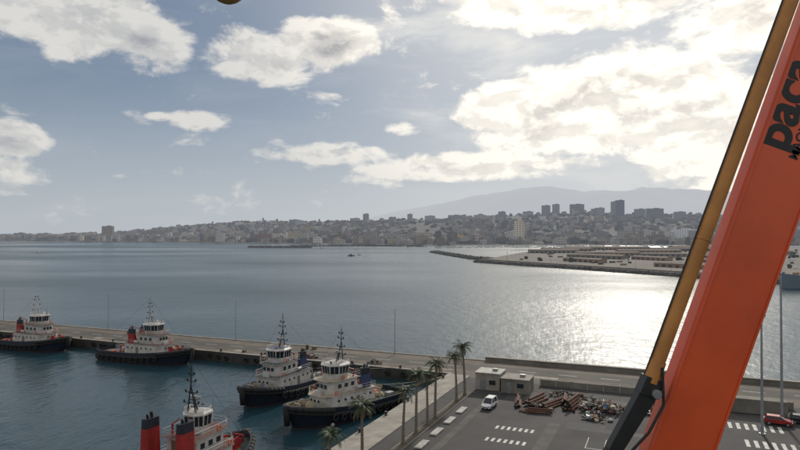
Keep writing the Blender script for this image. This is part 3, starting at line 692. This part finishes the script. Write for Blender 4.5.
for (x,y,w,d,h,rr,kw) in ((262,570,60,12,6,rz,'ochre_b'),(205,690,55,12,6,rz,'ochre_b'),(250,790,80,14,7,rz+.2,'mole_wall'),(300,900,90,16,7,0,'ochre_b'),(250,1010,80,16,8,.02,'mole_wall'),(400,1000,100,18,8,0,'ochre_b'),(340,660,60,14,6,rz+.1,'ochre_b'),(410,760,80,16,7,-.4,'roof_b'),(540,950,110,20,8,-.1,'mole_wall'),(400,1200,160,20,9,0,'ochre_b'),(300,1120,90,14,8,.1,'ochre_b'),(520,1120,140,18,8,0,'roof_b'),(300,740,50,12,6,rz,'ochre_b'),(360,850,60,14,7,-.1,'mole_wall'),(620,1250,150,20,9,.05,'ochre_b')):
    warehouse('port_warehouse',x,y,w,d,h,rr,kw)
mb=MB(); rnd=random.Random(12)
for i in range(240):
    x=rnd.uniform(120,700); y=rnd.uniform(430,1320)
    if x< interp(y,[(420,300),(496,250),(742,130),(1000,215),(1300,330)])+8: continue
    mb.box((x,y,2.6+.9),(rnd.choice((3,4,5,7)),2.2,1.8),rnd.choice(['ochre_b','dark_b','mole_wall','roof_b','white_f','dark_b','roof_b','ochre_b']),rot=rnd.choice((rz,rz+1.57,0,.4)))
mb.obj('container_yard_stacks')
mb=MB()
for i in range(150):
    x=rnd.uniform(140,700); y=rnd.uniform(520,1330)
    if x< interp(y,[(420,300),(496,250),(742,130),(1000,215),(1300,330)])+14: continue
    s=rnd.uniform(1.6,3.0); mb.ball((x,y,2.6+s*.9),(s*1.2,s,s),'tree_f',rnd.uniform(0,9),.4,6,4)
mb.obj('mole_trees')
mb=MB()
for i in range(26):
    y=430+i*34; x=interp(y,[(420,300),(496,245),(742,118),(1000,205),(1300,330)])+6
    mb.cyl((x,y,2.6),(x,y,11),.14,.08,'mole_wall',5); mb.box((x,y,11),(1.6,.4,.3),'mole_wall')
mb.obj('mole_lamp_row')
def ship(name,loc,rz,L,B):
    e=empty(name,(loc[0],loc[1],0),rz); n=20; mb=MB(); rings=[]
    for i in range(n+1):
        s=i/n;x=-L/2+L*s; w=B/2*(1 if s<.6 else max(.02,1-((s-.6)/.4)**2)**.8)*(0.85 if s==0 else 1); z=6.5+3*max(0,(s-.55)/.45)**2
        rings.append([(x,0,-3),(x,w*.85,0),(x,w,z),(x,0,z+.01)])
    for i in range(n):
        for j in range(3):
            a,b,c_,d=rings[i][j],rings[i+1][j],rings[i+1][j+1],rings[i][j+1]; m_=lambda q:(q[0],-q[1],q[2])
            mb.add([a,b,c_,d],[(3,2,1,0)],'shipg'); mb.add([m_(a),m_(b),m_(c_),m_(d)],[(0,1,2,3)],'shipg')
    r0=rings[0]; mb.add([r0[0],r0[1],r0[2],(r0[2][0],-r0[2][1],r0[2][2]),(r0[1][0],-r0[1][1],r0[1][2])],[(0,1,2,3,4)],'shipg'); mb.obj('hull',e)
    mb=MB(); mb.box((L*.05,0,8.5),(L*.42,B*.8,4.5),'shipw'); mb.box((L*.12,0,12.2),(L*.2,B*.7,3),'shipw'); mb.box((L*.14,0,14.8),(L*.1,B*.72,2.4),'shipw',top=(.9,.95)); mb.box((L*.19,0,15),(.3,B*.6,1),'dark_b')
    mb.box((-L*.1,0,12.5),(L*.06,B*.3,4),'shipg',top=(.8,.8)); mb.cyl((L*.1,0,15),(L*.1,0,26),.7,.3,'shipw',6); mb.box((L*.1,0,21),(.4,6,.3),'shipw'); mb.cyl((-L*.25,0,7),(-L*.25,0,17),.4,.25,'shipw',6); mb.obj('superstructure',e); return e
ship('naval_ship',(284,392),math.pi+0.12,96,13)
def smallboat(name,loc,rz,L,sail=False,k='white_f'):
    mb=MB(); h=L*.12; w=L*.16
    mb.prism([(-L/2,-w),(L*.2,-w),(L/2,0),(L*.2,w),(-L/2,w)],-.3,h,k,1.12); mb.box((-L*.1,0,h+L*.07),(L*.3,w*1.3,L*.15),k,top=(.8,.9)); mb.box((-L*.1,0,h+L*.085),(L*.27,w*1.33,L*.05),'dark_b')
    if sail: mb.cyl((0,0,h),(0,0,L*1.25),.12,.06,k,5); mb.cyl((0,0,h+1.5),(-L*.45,0,h+1.5),.18,.12,k,5)
    mb.obj(name,loc=loc,rot=(0,0,rz))
smallboat('motor_boat',(-74,945,0),0.6,11,False,'dark_b'); smallboat('sailing_boat',(-66,985,0),2.2,10,True); smallboat('motor_boat',(-640,1100,0),0.3,12); smallboat('motor_boat',(-95,1350,0),0.3,10); smallboat('motor_boat',(20,1500,0),0.3,10); smallboat('sailing_boat',(-180,1420,0),0.3,11,True)
mb=MB(); rnd=random.Random(5)
for i in range(260):
    x=rnd.uniform(-20,800); y=rnd.uniform(1500,1790)
    if rnd.random()<.45: x=rnd.uniform(200,520)
    L=rnd.uniform(8,13); a=rnd.uniform(-.3,.3)+1.57*rnd.randint(0,1)
    mb.T=Matrix.Translation((x,y,0))@Matrix.Rotation(a,4,'Z')
    mb.prism([(-L/2,-L*.15),(L*.2,-L*.15),(L/2,0),(L*.2,L*.15),(-L/2,L*.15)],-.3,L*.12,'white_f',1.1); mb.box((0,0,L*.17),(L*.35,L*.2,L*.1),'white_f'); mb.cyl((0,0,L*.1),(0,0,L*1.2),.08,.05,'steel',4)
mb.T=None; mb.obj('marina_sailboats')
# ------------------------------------------------------------------ coast, hills, city
coast_tab=[(-9000,3400),(-2600,3300),(-1500,2700),(-700,2350),(0,1850),(300,1800),(900,1780),(2500,1500),(5000,1200)]
ridge=[(-6000,6),(-2580,8),(-2193,12),(-1742,32),(-1516,60),(-1290,86),(-968,100),(-645,100),(-355,106),(0,114),(323,124),(645,134),(1032,142),(1419,145),(1935,142),(2580,138),(3225,136),(6000,130)]
def coast(x): return interp(x,coast_tab)
def ht(x,y):
    c=coast(x); xr=x*4000/max(y,1500); h=interp(xr,ridge); flat=350
    t=max(0,min(1,(y-c-flat)/(3900-c-flat))); t=t*t*(3-2*t)
    nz=noise.fractal(Vector((x/420,y/420,0)),1.0,2.0,4)
    back=max(0,min(1,(y-4300)/1800))
    z=3+ (h-3)*t*(1-.35*back)+nz*18*t*min(1,h/100)
    if y<c: z=3-(c-y)*0.3
    return z
mb=MB(); nx,ny=190,90; X0,X1=-6500,6500
vs=[];fs=[]
for j in range(ny+1):
    for i in range(nx+1):
        x=X0+(X1-X0)*i/nx; c=coast(x); tt=j/ny; y=c-15+(6200-c+15)*tt**1.3
        vs.append((x,y,ht(x,y)))
for j in range(ny):
    for i in range(nx):
        a=j*(nx+1)+i; fs.append((a,a+1,a+nx+2,a+nx+1))
mb.add(vs,fs,'land'); mb.obj('coastal_hills',smooth=True)
cols=[(0.46,0.42,0.36),(0.52,0.49,0.44),(0.3,0.25,0.2),(0.38,0.28,0.19),(0.18,0.16,0.14),(0.47,0.38,0.26),(0.32,0.31,0.3),(0.66,0.63,0.57),(0.26,0.15,0.11),(0.13,0.13,0.13),(0.22,0.19,0.165)]
mb=MB(); rnd=random.Random(21); cnt=0
def bldg(mb,x,y,w,d,h,rot,col,k='facade',roofbits=True):
    z=ht(x,y); mb.col=col
    mb.box((x,y,z+h/2-4),(w,d,h+8),k,rot)
    if roofbits: mb.box((x+w*.1,y,z+h+1.2),(w*.3,d*.3,2.4),k,rot)
while cnt<6400:
    y=1500+rnd.random()**1.15*2600; xr=rnd.uniform(-3400,4200); x=xr*y/4000
    c=coast(x)
    if y<c+12 or y>4250: continue
    z=ht(x,y); dens=noise.fractal(Vector((x/260,y/260,5)),1,2,3)
    if y>c+220 and dens<-0.12-0.15*rnd.random(): continue
    h=rnd.choice((6,7,8,9,10,12,13,15,18,20)); 
    if rnd.random()<.045: h=rnd.uniform(24,40)
    if y>3400: h=rnd.choice((5,6,7,8,9,11,14)) if rnd.random()>.05 else rnd.uniform(20,32)
    if xr<-1650: h=rnd.choice((8,10,14,18,22,24))
    w=rnd.uniform(9,30); d=rnd.uniform(9,18)
    if rnd.random()<.08: w=rnd.uniform(40,75)
    cc=rnd.choice(cols); s=rnd.uniform(.45,1.05)
    bldg(mb,x,y,w,d,h,rnd.choice((0,.1,-.3,.35,.5,-.15)),tuple(q*s for q in cc)); cnt+=1
mb.col=None; mb.obj('distant_city_buildings')
def tower(name,px,Y,wpx,hpx,col,d=18,rot=0.1,k='facade_t'):
    X=px; z=ht(X,Y); mb=MB(); mb.col=col
    mb.box((0,0,hpx/2-3),(wpx,d,hpx+6),k); mb.box((wpx*.1,0,hpx+2),(wpx*.35,d*.5,4),k); mb.box((0,0,hpx+.4),(wpx+1,d+1,.8),k)
    mb.obj(name,loc=(X,Y,z),rot=(0,0,rot))
def at(x,Y): return (x-400)/620*Y
T=[(108,2950,52,66,(.22,.15,.11),'hotel_tower'),(20,3350,60,34,(.2,.17,.15),'apartment_block'),(45,3350,50,32,(.3,.27,.24),'apartment_block'),(72,3300,60,34,(.26,.2,.17),'apartment_block'),(90,3250,50,36,(.4,.36,.3),'apartment_block'),(130,3000,70,34,(.33,.28,.24),'apartment_block'),(160,2900,60,38,(.2,.18,.17),'apartment_block'),
(519,2080,30,74,(.7,.62,.48),'office_tower'),(546,3650,50,66,(.2,.19,.19),'apartment_tower'),(556,3700,40,70,(.25,.23,.22),'apartment_tower'),(577,3600,80,62,(.17,.16,.17),'apartment_tower'),(620,3300,44,96,(.12,.13,.15),'apartment_tower'),(614,3420,30,84,(.25,.24,.24),'apartment_tower'),(655,3300,90,64,(.14,.13,.14),'apartment_block'),(640,3500,60,48,(.2,.2,.2),'apartment_block'),
(366,3700,34,48,(.2,.2,.21),'apartment_tower'),(355,3750,60,26,(.26,.25,.25),'apartment_block'),(430,3700,60,30,(.3,.28,.26),'apartment_block'),(455,3650,80,28,(.22,.2,.2),'apartment_block'),(480,3600,70,30,(.3,.28,.26),'apartment_block'),(502,3600,40,36,(.2,.19,.19),'apartment_block'),(528,3650,60,32,(.26,.25,.25),'apartment_block'),(595,3600,40,38,(.2,.19,.19),'apartment_block'),(680,3400,60,44,(.2,.19,.2),'apartment_block'),(410,3700,30,36,(.24,.23,.23),'apartment_block'),
(455,2250,56,26,(.7,.42,.1),'yellow_building'),(684,2300,90,42,(.75,.75,.75),'office_block'),(600,2300,60,34,(.2,.19,.18),'apartment_block'),(625,2200,50,40,(.34,.31,.27),'apartment_block'),(645,2150,36,44,(.5,.47,.42),'apartment_block'),(575,2200,70,32,(.3,.26,.22),'apartment_block'),(662,2150,36,40,(.6,.57,.52),'apartment_block'),(700,2100,70,40,(.3,.26,.22),'apartment_block'),(285,2500,90,26,(.6,.54,.45),'apartment_block'),(240,2700,80,30,(.36,.3,.25),'apartment_block'),(215,2700,60,34,(.28,.24,.2),'apartment_block'),(300,3500,50,26,(.4,.4,.4),'apartment_block'),(735,3300,90,50,(.2,.2,.2),'apartment_block'),(600,3600,50,44,(.25,.23,.23),'apartment_block')]
for x,Y,w,h,c,n in T: tower(n,at(x,Y),Y,w,h,c,rot=random.uniform(-.2,.2))
mb=MB(); rnd=random.Random(31)
for i in range(3000):
    y=1500+rnd.random()*2700; x=rnd.uniform(-3400,4200)*y/4000
    if y<coast(x)+25: continue
    s=rnd.uniform(5,12); z=ht(x,y); mb.ball((x,y,z+s*.5),(s*1.3,s,s*.8),'tree_f',rnd.uniform(0,9),.4,6,4)
mb.obj('distant_tree_clumps')
prof=[(-9000,0),(-2500,60),(-1200,300),(-450,470),(0,550),(600,660),(1300,820),(2050,960),(2700,1060),(3400,1110),(4000,1040),(4600,1100),(5400,1090),(6700,1040),(8100,1030),(9700,950),(11500,780),(14000,500),(20000,200)]
vs=[];fs=[];nx,ny=240,60;mb=MB()
for j in range(ny+1):
    y=8500+j*150
    for i in range(nx+1):
        x=-9000+i*115; xr=x*14000/y; t=max(0,min(1,(y-8500)/5500)); t2=t*t*(3-2*t) if y<=14000 else 1-((y-14000)/3500)**2*.5
        h=interp(xr,prof); nz=1-abs(noise.fractal(Vector((x/2600,y/2600,2)),1,2.1,6))*1.3
        z=h*t2*(0.76+0.24*nz)+ -40*(1-t2)
        vs.append((x,y,z))
for j in range(ny):
    for i in range(nx):
        a=j*(nx+1)+i; fs.append((a,a+1,a+nx+2,a+nx+1))
mb.add(vs,fs,'mount'); mb.obj('distant_mountains',smooth=True)
# ------------------------------------------------------------------ world
w=bpy.data.worlds.new('World'); scene.world=w; w.use_nodes=True; nt=w.node_tree; nt.nodes.clear(); N=nt.nodes;K=nt.links
def mth(op,*a,clamp=False):
    q=N.new('ShaderNodeMath'); q.operation=op; q.use_clamp=clamp
    for i,x in enumerate(a):
        if isinstance(x,(int,float)): q.inputs[i].default_value=x
        else: K.new(x,q.inputs[i])
    return q.outputs[0]
def mr(x,a,b,c=0,d=1,smooth=True):
    q=N.new('ShaderNodeMapRange'); q.interpolation_type='SMOOTHSTEP' if smooth else 'LINEAR'
    K.new(x,q.inputs[0])
    for i,v in enumerate((a,b,c,d)): 
        if isinstance(v,(int,float)): q.inputs[i+1].default_value=v
        else: K.new(v,q.inputs[i+1])
    return q.outputs[0]
def mixc(f,a,b):
    q=N.new('ShaderNodeMix'); q.data_type='RGBA'
    if isinstance(f,(int,float)): q.inputs[0].default_value=f
    else: K.new(f,q.inputs[0])
    for i,x in((6,a),(7,b)):
        if isinstance(x,tuple): q.inputs[i].default_value=(*x,1)
        else: K.new(x,q.inputs[i])
    return q.outputs[2]
tc=N.new('ShaderNodeTexCoord'); sp=N.new('ShaderNodeSeparateXYZ'); K.new(tc.outputs['Generated'],sp.inputs[0]); X,Y,Z=sp.outputs
az=mth('ARCTAN2',X,Y); hyp=mth('SQRT',mth('ADD',mth('MULTIPLY',X,X),mth('MULTIPLY',Y,Y))); el=mth('ARCTAN2',Z,hyp)
def AE(x,y):
    a=math.atan((x-400)/620); return a, math.atan((233.5-y)/620*math.cos(a))
blobs=[(70,14,125,46,1.1),(150,38,58,38,1.0),(262,60,78,30,.95),(325,42,58,32,1.0),(235,42,36,20,.7),(12,140,48,24,.9),(8,175,50,28,.85),(200,120,40,12,.75),(160,116,18,6,.5),(335,152,85,13,.8),(290,146,28,10,.6),(402,128,24,10,.7),
 (620,98,140,60,1.3),(540,118,100,46,1.15),(480,166,135,18,.9),(700,120,90,80,1.1),(600,-5,190,36,1.15),(740,20,110,38,1.0),(480,0,80,22,.75),(190,172,60,8,.4)]
cov=None
for x,y,rx,ry,wt in blobs:
    a,e_=AE(x,y)
    dx=mth('DIVIDE',mth('SUBTRACT',az,a),rx/620*math.cos(a)**2); dy=mth('DIVIDE',mth('SUBTRACT',el,e_),ry/620*math.cos(a))
    g=mth('SUBTRACT',1.0,mth('ADD',mth('MULTIPLY',dx,dx),mth('MULTIPLY',dy,dy)),clamp=True)
    g=mth('MULTIPLY',mth('POWER',g,0.75),wt)
    cov=g if cov is None else mth('MAXIMUM',cov,g)
out_=mth('MAXIMUM',mr(mth('ABSOLUTE',az),0.62,0.85,0,0.62),mr(el,0.42,0.6,0,0.62))
cov=mth('MAXIMUM',cov,mth('MULTIPLY',out_,mr(el,0.03,0.12)))
def nz(da,de,sc,det,seed,ro=.6,st=1.7,dist=.25):
    cb=N.new('ShaderNodeCombineXYZ'); K.new(mth('ADD',az,da),cb.inputs[0]); K.new(mth('MULTIPLY',mth('ADD',el,de),st),cb.inputs[1]); cb.inputs[2].default_value=seed
    n=N.new('ShaderNodeTexNoise'); n.inputs['Scale'].default_value=sc; n.inputs['Detail'].default_value=det; n.inputs['Roughness'].default_value=ro; n.inputs['Distortion'].default_value=dist
    K.new(cb.outputs[0],n.inputs['Vector']); return n.outputs['Fac']
n0=nz(0,0,12,9,3.3,.60); n1=nz(0.008,0.018,12,6,3.3,.60)
dens=mth('ADD',mth('MULTIPLY',cov,0.97),mth('MULTIPLY',mth('SUBTRACT',n0,0.5),2.6))
alpha=mr(dens,0.20,0.68)
thick=mr(dens,0.55,1.45)
lit=mr(mth('SUBTRACT',n0,n1),-0.09,0.09)
big=nz(0,0,5,3,9.1,.5)
shade=mth('ADD',mth('MULTIPLY',thick,mr(big,.38,.62,.30,.95)),mth('MULTIPLY',mth('SUBTRACT',0.5,lit),0.6),clamp=True)
sd=Vector((math.sin(SUN_AZ)*math.cos(SUN_EL),math.cos(SUN_AZ)*math.cos(SUN_EL),math.sin(SUN_EL)))
vm=N.new('ShaderNodeVectorMath'); vm.operation='DOT_PRODUCT'; K.new(tc.outputs['Generated'],vm.inputs[0]); vm.inputs[1].default_value=sd
near=mr(vm.outputs['Value'],0.80,0.99)
wide=mr(vm.outputs['Value'],0.80,0.995)
S=10.0
bright=mixc(near,(0.72*S,0.71*S,0.68*S),(1.28*S,1.2*S,1.06*S))
dark=mixc(near,(0.36*S,0.375*S,0.41*S),(0.50*S,0.48*S,0.46*S))
ccol=mixc(shade,bright,dark)
sky=N.new('ShaderNodeTexSky'); sky.sky_type='NISHITA'; sky.sun_disc=False; sky.sun_elevation=SUN_EL; sky.sun_rotation=SUN_AZ; sky.dust_density=1.0; sky.altitude=30
sc3=N.new('ShaderNodeSeparateColor'); K.new(sky.outputs[0],sc3.inputs[0]); cc3=N.new('ShaderNodeCombineColor')
for i,cap in enumerate((4.7,6.1,8.6)):
    ch=sc3.outputs[i]; K.new(mth('DIVIDE',ch,mth('ADD',1.0,mth('DIVIDE',ch,cap))),cc3.inputs[i])
hz=mr(el,-0.02,0.25,0.82,0.0)
skyc=mixc(hz,cc3.outputs[0],mixc(mr(az,-.5,.35),(0.50*S,0.545*S,0.60*S),(0.66*S,0.67*S,0.68*S)))
veil=mth('MULTIPLY',mr(nz(0,0,4,6,21,.6,3.5,.6),.42,.75,.0,.5),mr(wide,0,1,.35,1.0))
skyc=mixc(mth('ADD',veil,mth('MULTIPLY',wide,.45),clamp=True),skyc,mixc(wide,(0.56*S,0.59*S,0.62*S),(0.95*S,0.92*S,0.86*S)))
fin=mixc(mth('MULTIPLY',alpha,mr(el,0.0,0.06,0.3,0.97)),skyc,ccol)
bg=N.new('ShaderNodeBackground'); bg.inputs['Strength'].default_value=0.1; K.new(fin,bg.inputs['Color'])
wo=N.new('ShaderNodeOutputWorld'); K.new(bg.outputs[0],wo.inputs[0])
# ------------------------------------------------------------------ sun + camera
sl_=bpy.data.lights.new('sun','SUN'); sl_.energy=2.4; sl_.angle=R(3.0); sl_.color=(1,0.93,0.82)
so=bpy.data.objects.new('sun',sl_); scene.collection.objects.link(so); so.rotation_euler=sd.to_track_quat('Z','Y').to_euler()
cam=bpy.data.cameras.new('camera'); co=bpy.data.objects.new('camera',cam); scene.collection.objects.link(co)
cam.sensor_width=36; cam.lens=36*620/800; co.location=(0,0,34); co.rotation_euler=(R(90.8),0,0); cam.clip_start=0.1; cam.clip_end=150000
scene.camera=co
